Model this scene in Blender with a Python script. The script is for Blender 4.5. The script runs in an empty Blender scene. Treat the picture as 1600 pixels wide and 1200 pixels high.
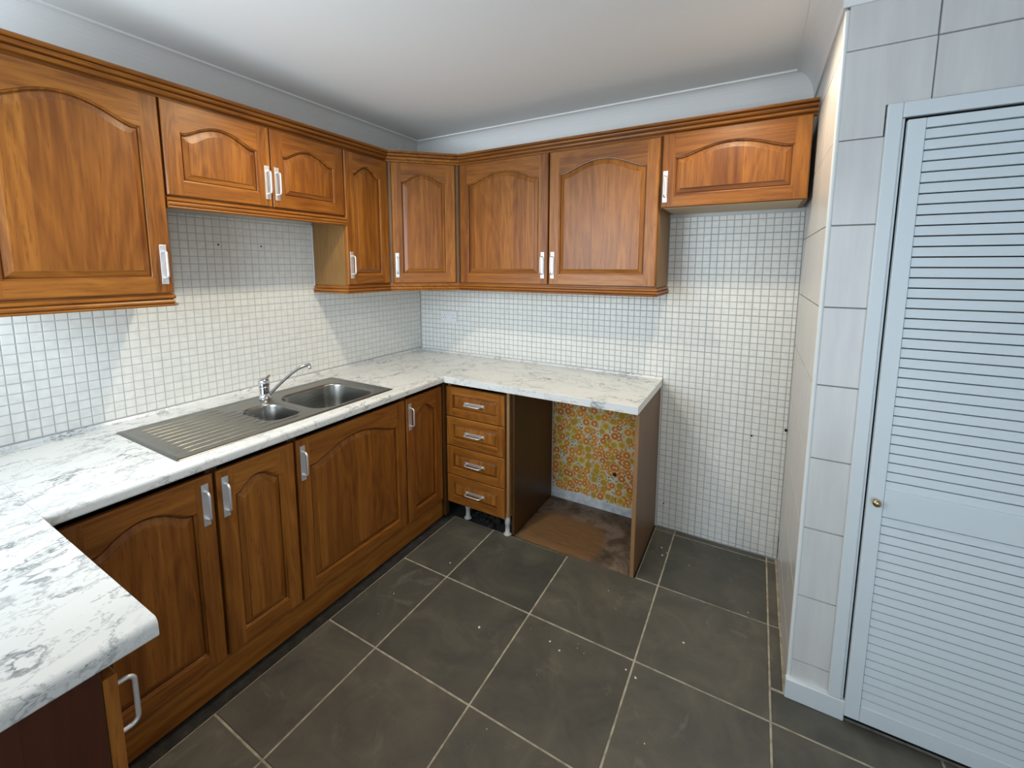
import bpy, bmesh, math, random
from mathutils import Vector, Matrix, noise
random.seed(7)
S = bpy.context.scene
C = S.collection
PI = math.pi

# ------------------------------------------------------------------ camera
cd = bpy.data.cameras.new('camera'); cam = bpy.data.objects.new('camera', cd); C.objects.link(cam)
YAW, PITCH, ROLL = 0.52298, -0.12205, 0.0009
_fw = Vector((-math.sin(YAW)*math.cos(PITCH), math.cos(YAW)*math.cos(PITCH), math.sin(PITCH)))
_r = Vector((math.cos(YAW), math.sin(YAW), 0)); _u = _r.cross(_fw)
_r2 = math.cos(ROLL)*_r + math.sin(ROLL)*_u; _u2 = -math.sin(ROLL)*_r + math.cos(ROLL)*_u
M = Matrix((_r2, _u2, -_fw)).transposed().to_4x4(); M.translation = (2.27687, -2.58482, 1.56183)
cam.matrix_world = M
cd.sensor_width = 36.0; cd.sensor_fit = 'HORIZONTAL'; cd.lens = 36.0*675.378/1600
cd.shift_x = (800-793.057)/1600; cd.shift_y = -(600-498.861)/1600
cd.clip_start = 0.02; cd.clip_end = 100
S.camera = cam

# ------------------------------------------------------------------ light and exposure
S.view_settings.view_transform = 'Standard'; S.view_settings.look = 'None'
S.view_settings.gamma = 1.0; S.view_settings.use_curve_mapping = False
S.view_settings.exposure = 0.0
W = bpy.data.worlds.new('sky'); S.world = W; W.use_nodes = True
W.node_tree.nodes['Background'].inputs[0].default_value = (0.62, 0.78, 1.0, 1)
W.node_tree.nodes['Background'].inputs[1].default_value = 2.0
def light(name, kind, loc, energy, col, rot=(0, 0, 0), **kw):
    d = bpy.data.lights.new(name, kind); d.energy = energy; d.color = col
    for k, v in kw.items(): setattr(d, k, v)
    o = bpy.data.objects.new(name, d); C.objects.link(o); o.location = loc; o.rotation_euler = rot
    return o
DAY = (0.80, 0.92, 1.0)
# daylight through the window over the near worktop, beside the camera
light('window_daylight', 'AREA', (.74, -2.935, 1.69), 20, DAY, (PI/2, 0, 0), shape='RECTANGLE', size=1.06, size_y=.92, spread=math.radians(125))
# added fill light behind the camera, brightens the louvre door and back wall
light('added_fill_daylight', 'AREA', (2.80, -2.935, 1.22), 7.4, DAY, (PI/2, 0, 0), shape='RECTANGLE', size=.74, size_y=1.70)
# warm ceiling downlights
WARM = (1.0, 0.86, 0.62)
light('downlight_sink', 'SPOT', (0.87, -1.42, 2.45), 50, WARM, (0, 0, 0), spot_size=math.radians(150), spot_blend=0.6, shadow_soft_size=0.05)
light('downlight_alcove', 'SPOT', (2.13, -0.78, 2.45), 34, WARM, (0, 0, 0), spot_size=math.radians(150), spot_blend=0.6, shadow_soft_size=0.05)

# ------------------------------------------------------------------ materials
def lin(c):
    return tuple(((v/255/12.92) if v/255 <= .04045 else ((v/255+.055)/1.055)**2.4) for v in c) + (1,)
class NT:
    def __init__(s, name):
        s.m = bpy.data.materials.new(name); s.m.use_nodes = True; s.t = s.m.node_tree
        s.b = s.t.nodes['Principled BSDF']
    def n(s, typ, ins=None, **kw):
        x = s.t.nodes.new('ShaderNode'+typ)
        for k, v in kw.items(): setattr(x, k, v)
        for k, v in (ins or {}).items():
            if isinstance(v, bpy.types.NodeSocket): s.t.links.new(v, x.inputs[k])
            else: x.inputs[k].default_value = v
        return x
    def set(s, **kw):
        for k, v in kw.items():
            k = k.replace('_', ' ')
            if isinstance(v, bpy.types.NodeSocket): s.t.links.new(v, s.b.inputs[k])
            else: s.b.inputs[k].default_value = v
        return s.m
    def math(s, op, a, b=0.0, c=0.0):
        return s.n('Math', {0: a, 1: b, 2: c}, operation=op).outputs[0]
    def ramp(s, f, stops, interp='LINEAR'):
        r = s.n('ValToRGB', {0: f}); cr = r.color_ramp; cr.interpolation = interp
        while len(cr.elements) < len(stops): cr.elements.new(0.5)
        for e, (p, c) in zip(cr.elements, stops): e.position = p; e.color = c if len(c) == 4 else lin(c)
        return r.outputs[0]
    def mix(s, f, a, b, mode='MIX'):
        x = s.n('Mix', data_type='RGBA', blend_type=mode)
        for k, v in ((0, f), (6, a), (7, b)):
            if isinstance(v, bpy.types.NodeSocket): s.t.links.new(v, x.inputs[k])
            else: x.inputs[k].default_value = v
        return x.outputs[2]
    def coord(s, scale=(1, 1, 1), rand=True, world=False):
        if world: co = s.n('NewGeometry').outputs['Position']
        else: co = s.n('TexCoord').outputs['Object']
        if rand and not world:
            r = s.n('ObjectInfo').outputs['Random']
            off = s.n('CombineXYZ', {0: s.math('MULTIPLY', r, 13.7), 1: s.math('MULTIPLY', r, 7.3), 2: s.math('MULTIPLY', r, 29.1)}).outputs[0]
            co = s.n('VectorMath', {0: co, 1: off}, operation='ADD').outputs[0]
        return s.n('VectorMath', {0: co, 1: scale}, operation='MULTIPLY').outputs[0]
    def noise(s, v, scale, detail=3, rough=.5, dist=0):
        return s.n('TexNoise', {'Vector': v, 'Scale': scale, 'Detail': detail, 'Roughness': rough, 'Distortion': dist}).outputs[0]
    def bump(s, h, strength=.2, dist=.002):
        return s.n('Bump', {'Height': h, 'Strength': strength, 'Distance': dist}).outputs[0]

def plain(name, col, rough=.5, metal=0, **kw):
    t = NT(name); return t.set(Base_Color=lin(col), Roughness=rough, Metallic=metal, **kw)

def wood(name, axis, dark=(110, 60, 18), mid=(152, 94, 34), lite=(190, 128, 52), rough=.38, pore=.62, stave=True):
    t = NT(name)
    ax = 'xyz'.index(axis)
    def st(k): v = [1, 1, 1]; v[ax] = k; return tuple(v)
    co = t.coord(st(.045)); co2 = t.coord(st(.14))
    fine = t.noise(t.coord(st(.07)), 150, 4, .65)                         # short dark pores
    streak = t.noise(co, 55, 4, .6)                        # straight grain
    big = t.noise(co2, 6.5, 2, .5, .7)                     # broad cathedral figure
    rings = t.math('ABSOLUTE', t.math('SUBTRACT', t.math('FRACT', t.math('MULTIPLY', big, 11.0)), .5))
    f = t.math('ADD', t.math('MULTIPLY', rings, .20), t.math('MULTIPLY_ADD', streak, .42, .13))
    if stave:                                              # glued-up boards of slightly different tone
        c3 = t.coord((1, 1, 1)); sp = t.n('SeparateXYZ', {0: c3}); u = sp.outputs[0 if ax == 2 else 2]
        cell = t.math('FLOOR', t.math('MULTIPLY', u, 11.0))
        wn = t.n('TexWhiteNoise', {'W': cell}, noise_dimensions='1D').outputs[0]
        f = t.math('ADD', f, t.math('MULTIPLY_ADD', wn, .12, -.03))
    col = t.ramp(f, [(.26, dark), (.46, mid), (.72, lite)])
    col = t.mix(t.ramp(fine, [(.33, (0, 0, 0, 1)), (.47, (1, 1, 1, 1))]), t.mix(pore, col, lin(dark)), col)
    tone = t.n('ObjectInfo').outputs['Random']
    col = t.mix(1.0, col, t.ramp(tone, [(0, (236, 230, 224)), (1, (255, 255, 255))]), 'MULTIPLY')
    return t.set(Base_Color=col, Roughness=rough, Normal=t.bump(fine, .10, .0006), Specular_IOR_Level=.42)

M_ = {}
for a in 'xyz': M_['oak'+a] = wood('oak_'+a, a)
M_['veneer'] = wood('oak_veneer', 'z', (126, 92, 50), (142, 106, 60), (156, 118, 70), .45, .3, False)
M_['panel'] = wood('brown_panel', 'z', (104, 74, 46), (120, 88, 56), (134, 100, 68), .42, .3, False)
M_['dpanel'] = wood('dark_panel', 'z', (68, 44, 19), (82, 54, 24), (96, 66, 32), .42, .3, False)
M_['redpanel'] = wood('red_brown_panel', 'z', (66, 30, 14), (80, 38, 18), (94, 48, 24), .42, .3, False)
M_['chip'] = plain('raw_chipboard', (196, 178, 150), .8)
M_['edge'] = plain('tan_edging', (150, 112, 74), .55)
M_['black'] = plain('gap_shade_black', (14, 12, 11), .9)  # near-black colour for the shade behind the louvre door
M_['paint'] = plain('white_ceiling_paint', (236, 236, 235), .85)
M_['wallpaint'] = plain('white_wall_paint', (214, 216, 216), .85)
M_['gloss'] = plain('white_gloss_paint', (222, 228, 231), .34)
M_['doorwhite'] = plain('louvre_white_paint', (222, 230, 234), .40)
M_['trimwhite'] = plain('white_plastic_trim', (232, 234, 232), .4)
M_['socket'] = plain('white_plastic', (226, 228, 232), .35)
M_['hole'] = plain('dark_hole', (30, 22, 20), .8)
M_['plug'] = plain('red_brown_wall_plug', (92, 52, 40), .7)
M_['brass'] = plain('aged_brass', (190, 168, 128), .25, 1)
M_['chrome'] = plain('chrome', (214, 216, 220), .12, 1)
M_['satin'] = plain('satin_aluminium', (222, 223, 226), .42, .75)
M_['legp'] = plain('white_plastic_leg', (190, 188, 182), .5)
def mk_steel():
    t = NT('brushed_steel'); co = t.coord((60, 3, 60), rand=False)
    n = t.noise(co, 6, 3)
    return t.set(Base_Color=t.ramp(n, [(.3, (128, 127, 123)), (.7, (156, 155, 150))]), Metallic=1.0,
                 Roughness=t.math('MULTIPLY_ADD', n, .14, .24))
M_['steel'] = mk_steel()
def mk_mosaic():
    t = NT('white_mosaic_tile'); co = t.coord(rand=True)
    n = t.noise(co, 60, 3)
    g = t.n('NewGeometry').outputs['Position']
    w = t.noise(t.n('VectorMath', {0: g, 1: (1, 1, 1)}, operation='MULTIPLY').outputs[0], 30, 2)
    col = t.ramp(w, [(.3, (224, 224, 220)), (.7, (236, 236, 233))])
    return t.set(Base_Color=col, Roughness=.30, Normal=t.bump(n, .15, .001))
M_['mosaic'] = mk_mosaic()
M_['lgrout'] = plain('pale_grout', (196, 198, 199), .9)
M_['mgrout'] = plain('grey_grout', (174, 177, 178), .9)
def mk_bigtile():
    t = NT('cream_wall_tile'); co = t.coord(world=True)
    n = t.noise(t.n('VectorMath', {0: co, 1: (6, 6, .7)}, operation='MULTIPLY').outputs[0], 6, 3)
    return t.set(Base_Color=t.ramp(n, [(.3, (212, 210, 208)), (.7, (222, 220, 217))]), Roughness=.28)
M_['bigtile'] = mk_bigtile()
M_['bgrout'] = plain('dark_grey_joint', (132, 132, 130), .9)
def mk_slate():
    t = NT('dark_slate_tile'); co = t.coord((1, 1, 1)); 
    n = t.noise(co, 4.2, 6, .62, .9); f = t.noise(co, 38, 4, .6)
    col = t.ramp(n, [(.28, (74, 74, 72)), (.5, (92, 90, 84)), (.72, (112, 108, 98))])
    col = t.mix(t.math('MULTIPLY', t.ramp(f, [(.35, (0, 0, 0, 1)), (.75, (1, 1, 1, 1))]), .22), col, lin((110, 108, 104)))
    scuff = t.noise(t.n('VectorMath', {0: co, 1: (1, 1, 1)}, operation='MULTIPLY').outputs[0], 5.5, 6, .62, 1.8)
    col = t.mix(t.math('MULTIPLY', t.ramp(scuff, [(.58, (0, 0, 0, 1)), (.74, (1, 1, 1, 1))]), .45), col, lin((140, 136, 128)))
    r = t.n('ObjectInfo').outputs['Random']
    col = t.mix(1.0, col, t.ramp(r, [(0, (214, 216, 212)), (.5, (240, 236, 230)), (1, (255, 252, 246))]), 'MULTIPLY')
    return t.set(Base_Color=col, Roughness=t.math('MULTIPLY_ADD', f, .2, .38), Normal=t.bump(t.noise(co, 20, 5, .6), .18, .002))
M_['slate'] = mk_slate()
def mk_fgrout():
    t = NT('floor_grout'); co = t.coord(world=True)
    return t.set(Base_Color=t.ramp(t.noise(co, 26, 4), [(.3, (140, 132, 116)), (.6, (184, 176, 158))]), Roughness=.9)
M_['fgrout'] = mk_fgrout()
def mk_subfloor():
    t = NT('dirty_screed'); co = t.coord(world=True)
    n = t.noise(co, 22, 6, .7)
    return t.set(Base_Color=t.ramp(n, [(.35, (28, 27, 27)), (.6, (48, 47, 46)), (.8, (84, 82, 80))]), Roughness=.85, Normal=t.bump(n, .6, .01))
M_['screed'] = mk_subfloor()
def mk_marble(name, ax):
    t = NT(name); co = t.coord(world=True)
    st = (1, .58, 1) if ax == 'y' else (.58, 1, 1)
    v = t.n('VectorMath', {0: co, 1: st}, operation='MULTIPLY').outputs[0]
    wq = t.n('TexNoise', {'Vector': v, 'Scale': 9.0, 'Detail': 5.0, 'Roughness': .65})
    v2 = t.n('VectorMath', {0: v, 1: t.n('VectorMath', {0: wq.outputs['Color'], 1: (.16, .16, .16)}, operation='MULTIPLY').outputs[0]}, operation='ADD').outputs[0]
    def vein(scale, w, det=3):
        a = t.math('ABSOLUTE', t.math('SUBTRACT', t.noise(v2, scale, det, .55), .5))
        return t.ramp(a, [(0, (1, 1, 1, 1)), (w*.4, (.55, .55, .55, 1)), (w, (0, 0, 0, 1))])
    mask = t.ramp(t.noise(v, 5.5, 3, .55), [(.40, (0, 0, 0, 1)), (.62, (1, 1, 1, 1))])
    cloud = t.ramp(t.noise(v2, 7, 4, .6), [(.45, (0, 0, 0, 1)), (.75, (1, 1, 1, 1))])
    col = t.mix(t.math('MULTIPLY', cloud, .22), lin((226, 227, 226)), lin((190, 196, 199)))
    a = t.math('MULTIPLY', vein(7.5, .022), t.math('MULTIPLY_ADD', mask, .60, .28))
    b = t.math('MULTIPLY', vein(17, .026), t.math('MULTIPLY_ADD', mask, .50, .04))
    f = t.math('MINIMUM', t.math('MAXIMUM', a, b), .85)
    col = t.mix(f, col, lin((88, 98, 106)))
    return t.set(Base_Color=col, Roughness=.26, Specular_IOR_Level=.42)
M_['marbley'] = mk_marble('marble_laminate_y', 'y'); M_['marblex'] = mk_marble('marble_laminate_x', 'x')
def mk_paper():
    t = NT('orange_flower_wallpaper'); co = t.coord(rand=False)
    col = t.ramp(t.noise(co, 8, 3), [(.3, (204, 188, 150)), (.7, (220, 205, 170))])
    def voro(off, sc, rnd_):
        v = t.n('VectorMath', {0: t.n('VectorMath', {0: co, 1: off}, operation='ADD').outputs[0], 1: (sc, 0, sc)}, operation='MULTIPLY').outputs[0]
        vo = t.n('TexVoronoi', {'Vector': v, 'Scale': 1.0, 'Randomness': rnd_}, feature='F1', voronoi_dimensions='2D')
        v2 = t.n('CombineXYZ', {0: t.n('SeparateXYZ', {0: v}).outputs[0], 1: t.n('SeparateXYZ', {0: v}).outputs[2]}).outputs[0]
        t.t.links.new(v2, vo.inputs['Vector'])
        d = t.n('VectorMath', {0: v2, 1: vo.outputs['Position']}, operation='SUBTRACT').outputs[0]
        sp = t.n('SeparateXYZ', {0: d})
        return vo, sp
    lv, _ = voro((1.0, 0, 2.0), 66.0, 1.0)
    leaf = t.ramp(lv.outputs['Distance'], [(.24, (1, 1, 1, 1)), (.34, (0, 0, 0, 1))])
    pick = t.ramp(t.n('SeparateColor', {0: lv.outputs['Color']}).outputs[0], [(.38, (0, 0, 0, 1)), (.42, (1, 1, 1, 1))])
    col = t.mix(t.math('MULTIPLY', leaf, pick), col, lin((84, 86, 84)))
    for k, (off, sc, rad) in enumerate((((3.113, 0, 1.717), 20.0, .50), ((.731, 0, 5.021), 21.0, .48), ((7.3, 0, 2.2), 19.0, .52))):
        vo, sp = voro(off, sc, .78)
        ang = t.math('ARCTAN2', sp.outputs[1], sp.outputs[0])
        r = vo.outputs['Distance']
        rr = t.math('DIVIDE', r, t.math('MULTIPLY_ADD', t.math('COSINE', t.math('MULTIPLY', ang, 6.0)), .030, rad))
        hue = t.n('SeparateColor', {0: vo.outputs['Color']}).outputs[0]
        pet = t.ramp(hue, [(0, (214, 128, 44)), (.34, (224, 148, 52)), (.58, (194, 164, 54)), (.76, (212, 182, 66)), (.86, (206, 114, 40))], 'CONSTANT')
        cen = t.ramp(hue, [(0, (244, 186, 112)), (.58, (206, 146, 34)), (.86, (244, 186, 112))], 'CONSTANT')
        petc = t.mix(t.math('MULTIPLY', t.ramp(rr, [(.30, (1, 1, 1, 1)), (.62, (0, 0, 0, 1))]), .5), pet, lin((140, 78, 30)))
        ray = t.math('MULTIPLY', t.ramp(t.math('COSINE', t.math('MULTIPLY', ang, 6.0)), [(.0, (1, 1, 1, 1)), (.25, (0, 0, 0, 1))]), .25)
        petc = t.mix(ray, petc, lin((150, 96, 36)))
        flower = t.mix(t.ramp(rr, [(.26, (1, 1, 1, 1)), (.32, (0, 0, 0, 1))]), petc, cen)
        flower = t.mix(t.ramp(rr, [(.84, (0, 0, 0, 1)), (.90, (1, 1, 1, 1))]), flower, lin((214, 200, 166)))
        inside = t.ramp(rr, [(.96, (1, 1, 1, 1)), (1.0, (0, 0, 0, 1))])
        pickf = t.ramp(t.n('SeparateColor', {0: vo.outputs['Color']}).outputs[1], [(.0, (1, 1, 1, 1)), ((.80, .62, .62)[k], (0, 0, 0, 1))], 'CONSTANT')
        col = t.mix(t.math('MULTIPLY', inside, pickf), col, flower)
    return t.set(Base_Color=col, Roughness=.8)
M_['paper'] = mk_paper()
def mk_plaster():
    t = NT('old_plaster'); co = t.coord(world=True); n = t.noise(co, 18, 5, .6)
    return t.set(Base_Color=t.ramp(n, [(.3, (176, 180, 184)), (.6, (214, 216, 216))]), Roughness=.9, Normal=t.bump(n, .4, .006))
M_['plaster'] = mk_plaster()
def mk_lino():
    t = NT('worn_brown_floor_board'); co = t.coord(world=True)
    g = t.noise(t.n('VectorMath', {0: co, 1: (9, 90, 1)}, operation='MULTIPLY').outputs[0], 1.0, 4, .6)
    wood_c = t.ramp(g, [(.3, (112, 80, 48)), (.7, (136, 100, 64))])
    n = t.noise(co, 13, 6, .68, .8)
    n2 = t.noise(co, 5.5, 5, .6, 1.2)
    dirt = t.ramp(n2, [(.34, (46, 38, 30)), (.48, (92, 76, 60)), (.6, (132, 116, 104)), (.72, (104, 80, 58))])
    dirt = t.mix(t.math('MULTIPLY', n, .6), dirt, lin((120, 100, 82)))
    # worn clean patch left by the appliance: a rounded shape of its own
    p = t.n('VectorMath', {0: co, 1: (1.375, -.385, 0)}, operation='SUBTRACT').outputs[0]
    sp = t.n('SeparateXYZ', {0: p})
    ax = t.math('POWER', t.math('ABSOLUTE', t.math('DIVIDE', sp.outputs[0], .262)), 3.0)
    ay = t.math('POWER', t.math('ABSOLUTE', t.math('DIVIDE', sp.outputs[1], .205)), 3.0)
    e = t.math('ADD', t.math('ADD', ax, ay), t.math('MULTIPLY_ADD', t.noise(co, 17, 6, .7), 1.6, -.8))
    m = t.ramp(e, [(.62, (0, 0, 0, 1)), (.98, (1, 1, 1, 1))])
    return t.set(Base_Color=t.mix(m, wood_c, dirt), Roughness=.75, Normal=t.bump(n, .4, .004))
M_['lino'] = mk_lino()
M_['grit'] = plain('brown_grit', (92, 78, 66), .95)
M_['crumb'] = plain('white_plaster_crumb', (220, 216, 206), .9)
def mk_glass():
    t = NT('window_glass'); o = t.t.nodes['Material Output']
    tr = t.n('BsdfTransparent', {0: (.95, .98, .98, 1)}); gl = t.n('BsdfGlossy', {0: (1, 1, 1, 1), 1: .03})
    mx = t.n('MixShader', {0: .06, 1: tr.outputs[0], 2: gl.outputs[0]}); t.t.links.new(mx.outputs[0], o.inputs[0]); return t.m
M_['glass'] = mk_glass()

# ------------------------------------------------------------------ mesh helpers
class MB:
    def __init__(s): s.v = []; s.f = []; s.m = []; s.sm = []
    def add(s, vs, fs, mi=0, smooth=False):
        o = len(s.v); s.v += [tuple(p) for p in vs]
        for f in fs: s.f.append([i+o for i in f]); s.m.append(mi); s.sm.append(smooth)
        return s
    def box(s, a, b, mi=0, bev=0.0):
        x0, y0, z0 = [min(p, q) for p, q in zip(a, b)]; x1, y1, z1 = [max(p, q) for p, q in zip(a, b)]
        if bev <= 0:
            vs = [(x0,y0,z0),(x1,y0,z0),(x1,y1,z0),(x0,y1,z0),(x0,y0,z1),(x1,y0,z1),(x1,y1,z1),(x0,y1,z1)]
            return s.add(vs, [(0,3,2,1),(4,5,6,7),(0,1,5,4),(1,2,6,5),(2,3,7,6),(3,0,4,7)], mi)
        bm = bmesh.new(); bmesh.ops.create_cube(bm, size=1)
        for v in bm.verts: v.co = Vector(((x0+x1)/2+v.co.x*(x1-x0), (y0+y1)/2+v.co.y*(y1-y0), (z0+z1)/2+v.co.z*(z1-z0)))
        bmesh.ops.bevel(bm, geom=bm.edges[:], offset=bev, segments=2, affect='EDGES', profile=.5)
        bm.verts.ensure_lookup_table(); bm.verts.index_update()
        s.add([v.co[:] for v in bm.verts], [[v.index for v in f.verts] for f in bm.faces], mi); bm.free(); return s
    def tube(s, pts, r, n=12, mi=0, cap=True):
        pts = [Vector(p) for p in pts]; rs = r if isinstance(r, (list, tuple)) else [r]*len(pts)
        ring = []; prev = None
        for i, p in enumerate(pts):
            d = (pts[min(i+1, len(pts)-1)]-pts[max(i-1, 0)]).normalized()
            if prev is None: a = d.orthogonal().normalized()
            else: a = (prev-d*prev.dot(d)).normalized()
            prev = a; b = d.cross(a)
            ring.append([p+rs[i]*(math.cos(2*PI*k/n)*a+math.sin(2*PI*k/n)*b) for k in range(n)])
        vs = [q for rg in ring for q in rg]; fs = []
        for i in range(len(pts)-1):
            for k in range(n): fs.append((i*n+k, i*n+(k+1)%n, (i+1)*n+(k+1)%n, (i+1)*n+k))
        s.add(vs, fs, mi, True)
        if cap:
            s.add(ring[0], [list(range(n))[::-1]], mi); s.add(ring[-1], [list(range(n))], mi)
        return s
    def lathe(s, prof, n=24, mi=0, center=(0, 0, 0)):
        vs = []; fs = []
        for r, z in prof:
            for k in range(n): vs.append((center[0]+r*math.cos(2*PI*k/n), center[1]+r*math.sin(2*PI*k/n), center[2]+z))
        for i in range(len(prof)-1):
            for k in range(n): fs.append((i*n+k, i*n+(k+1)%n, (i+1)*n+(k+1)%n, (i+1)*n+k))
        fs.append(list(range(n))[::-1]); fs.append([(len(prof)-1)*n+k for k in range(n)])
        return s.add(vs, fs, mi, True)
    def mesh(s, name, mats, auto=False):
        me = bpy.data.meshes.new(name); me.from_pydata(s.v, [], s.f); me.update()
        for m in mats: me.materials.append(M_[m])
        for p, mi, sm in zip(me.polygons, s.m, s.sm): p.material_index = mi; p.use_smooth = sm
        bm = bmesh.new(); bm.from_mesh(me); bmesh.ops.recalc_face_normals(bm, faces=bm.faces[:]); bm.to_mesh(me); bm.free()
        return me
    def obj(s, name, mats, parent=None, loc=(0, 0, 0), rotz=0.0):
        if isinstance(mats, str): mats = [mats]
        return link(name, s.mesh(name, mats), parent, loc, rotz)
def link(name, me, parent=None, loc=(0, 0, 0), rotz=0.0):
    o = bpy.data.objects.new(name, me); C.objects.link(o); o.parent = parent
    o.location = loc; o.rotation_euler = (0, 0, rotz); return o
def tag(o, label=None, cat=None, group=None, kind=None):
    if label: o['label'] = label
    if cat: o['category'] = cat
    if group: o['group'] = group
    if kind: o['kind'] = kind
    return o
def thing(name, label, cat, loc=(0, 0, 0), rotz=0.0, group=None):
    return tag(link(name, None, None, loc, rotz), label, cat, group)
def struct(o, label=None, cat=None): return tag(o, label, cat, kind='structure')

def offsets(path):
    """right-hand mitre vectors for a plan polyline"""
    out = []; n = len(path); P = [Vector(p) for p in path]
    nr = [Vector((d.y, -d.x)) for d in [(P[i+1]-P[i]).normalized() for i in range(n-1)]]
    for i in range(n):
        if i == 0: out.append(nr[0])
        elif i == n-1: out.append(nr[-1])
        else:
            m = (nr[i-1]+nr[i]).normalized(); out.append(m/m.dot(nr[i]))
    return P, out
def sweep(prof, path, seg=None, closed=True, smooth=False):
    """sweep a (d, z) profile along a plan path; d is to the right of travel; seg limits to one segment"""
    P, mt = offsets(path); idx = range(len(path)) if seg is None else (seg, seg+1)
    mb = MB(); k = len(prof); vs = []
    for i in idx:
        for d, z in prof:
            q = P[i]+mt[i]*d; vs.append((q.x, q.y, z))
    fs = []; n = len(list(idx))
    for i in range(n-1):
        for j in range(k if closed else k-1):
            fs.append((i*k+j, i*k+(j+1) % k, (i+1)*k+(j+1) % k, (i+1)*k+j))
    mb.add(vs, fs, 0, smooth)
    if closed:
        mb.f += [list(range(k)), [(n-1)*k+j for j in range(k)]]; mb.m += [0, 0]; mb.sm += [False, False]
    return mb

# ------------------------------------------------------------------ dimensions
XR, YN, ZC = 2.458, -0.848, 2.466
HC, TB = 0.910, 0.872            # worktop top and underside
XL = 0.692                       # front edge of the left worktop
YB = -0.593                      # front edge of the back worktop
XE = 1.831                       # free end of the back worktop
YP, XP = -2.276, 1.346           # peninsula worktop edges
YF, XF = -2.945, 3.55             # wall behind the camera, far right wall
T = 0.12

# ------------------------------------------------------------------ room shell
fl = struct(MB().box((-T, YF-T, -.10), (XF+T, T, -.010)).obj('floor', 'screed'), 'dark slate tiled kitchen floor', 'floor')
tx = [0.714, 1.0025, 1.473, 1.9435, 2.4095, 2.880, 3.350, XF]
ty = [-0.004, -0.045, -0.518, -0.991, -1.465, -1.938, -2.411, -2.885, YF]
GW = .0038
g = MB()
g.box((tx[0], YF, -.0095), (1.815, -.536, -.0028)); g.box((1.815, YF, -.0095), (XF, -.52, -.0028))
g.box((1.8335, -.52, -.0095), (XR, -.004, -.0028))
g.obj('grout', 'fgrout', fl)
def slab(x0, x1, y0, y1, z0, z1, b=.0016):
    mb = MB()
    vs = [(x0,y0,z0),(x1,y0,z0),(x1,y1,z0),(x0,y1,z0),(x0,y0,z1-b),(x1,y0,z1-b),(x1,y1,z1-b),(x0,y1,z1-b),
          (x0+b,y0+b,z1),(x1-b,y0+b,z1),(x1-b,y1-b,z1),(x0+b,y1-b,z1)]
    return mb.add(vs, [(0,3,2,1),(0,1,5,4),(1,2,6,5),(2,3,7,6),(3,0,4,7),(4,5,9,8),(5,6,10,9),(6,7,11,10),(7,4,8,11),(8,9,10,11)])
for i in range(len(tx)-1):
    for j in range(len(ty)-1):
        x0, x1, y1, y0 = tx[i], tx[i+1], ty[j], ty[j+1]
        if y0 > -.6:                       # rows by the back wall run only beside the end panel
            if x1 < 1.83 or x0 > XR-.1 and x0 > 2.41: continue
            x0 = max(x0, 1.8335)
            if x1 > 2.45: x1 = XR-.006
        elif x1 < 1.83 and y1 > -.53: y1 = -.536
        if i == 4 and j == 2: continue
        if y1 > YN and x1 > XR: x1 = XR-.006 if x0 < XR else x1
        if x0 > 2.45 and y1 > YN: continue
        if x1-x0 < .02 or y1-y0 < .02: continue
        cx, cy = (x0+x1)/2, (y0+y1)/2
        slab(x0-cx+GW, x1-cx-GW, y0-cy+GW, y1-cy-GW, -.0095, random.uniform(-.0006, .0006)).obj('floor_tile', 'slate', fl, (cx, cy, 0))
# the strip of floor between the right return wall and the nib, in front of the door
for (x0, x1) in ((2.4095, 2.88), (2.88, 3.35), (3.35, XF)):
    y0, y1 = -.991, YN-.004
    cx, cy = (x0+x1)/2, (y0+y1)/2
    slab(x0-cx+GW, x1-cx-GW, y0-cy+GW, y1-cy-GW, -.0095, .0002).obj('floor_tile', 'slate', fl, (cx, cy, 0))
for (y0, y1) in ((-.848, -.518),):
    x0, x1 = 2.4095, XR-.004; cx, cy = (x0+x1)/2, (y0+y1)/2
    slab(x0-cx+GW, x1-cx-GW, y0-cy+GW, y1-cy+(-GW), -.0095, 0).obj('floor_tile', 'slate', fl, (cx, cy, 0))

struct(MB().box((-T, YF-T, ZC), (XF+T, T, ZC+.1)).obj('ceiling', 'paint'), 'plain white painted ceiling', 'ceiling')

# walls: plaster body 6 mm behind the finished face, tiles stand on it
wl = struct(MB().box((-T, YF-T, -.01), (-.006, T, ZC)).obj('wall_left', 'wallpaint'), 'left wall with white mosaic splashback tiles', 'wall')
wb = struct(MB().box((-.006, .006, -.01), (XR+T, T, ZC)).obj('wall_back', 'wallpaint'), 'back wall with white mosaic splashback tiles', 'wall')
wr = struct(MB().box((XR+.006, YN+.006, -.01), (XF, .006, ZC)).obj('wall_right_return', 'bgrout'), 'tiled wall block holding the louvre door', 'wall')
struct(MB().box((XF, YF-T, -.01), (XF+T, T, ZC)).obj('wall_right', 'wallpaint'), 'plain right wall beyond the louvre door', 'wall')
wx0, wx1, wz0, wz1 = .14, 1.34, 1.17, 2.21
f = MB()
gx0, gx1, gz1 = 2.38, 3.22, 2.06
f.box((-.006, YF-T, -.01), (wx0, YF, ZC)); f.box((wx1, YF-T, -.01), (gx0, YF, ZC)); f.box((gx1, YF-T, -.01), (XF, YF, ZC)); f.box((gx0, YF-T, gz1), (gx1, YF, ZC))
f.box((wx0, YF-T, -.01), (wx1, YF, wz0)); f.box((wx0, YF-T, wz1), (wx1, YF, ZC))
struct(f.obj('wall_front', 'wallpaint'), 'plain wall with the window, behind the viewer', 'wall')
win = MB()
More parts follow.
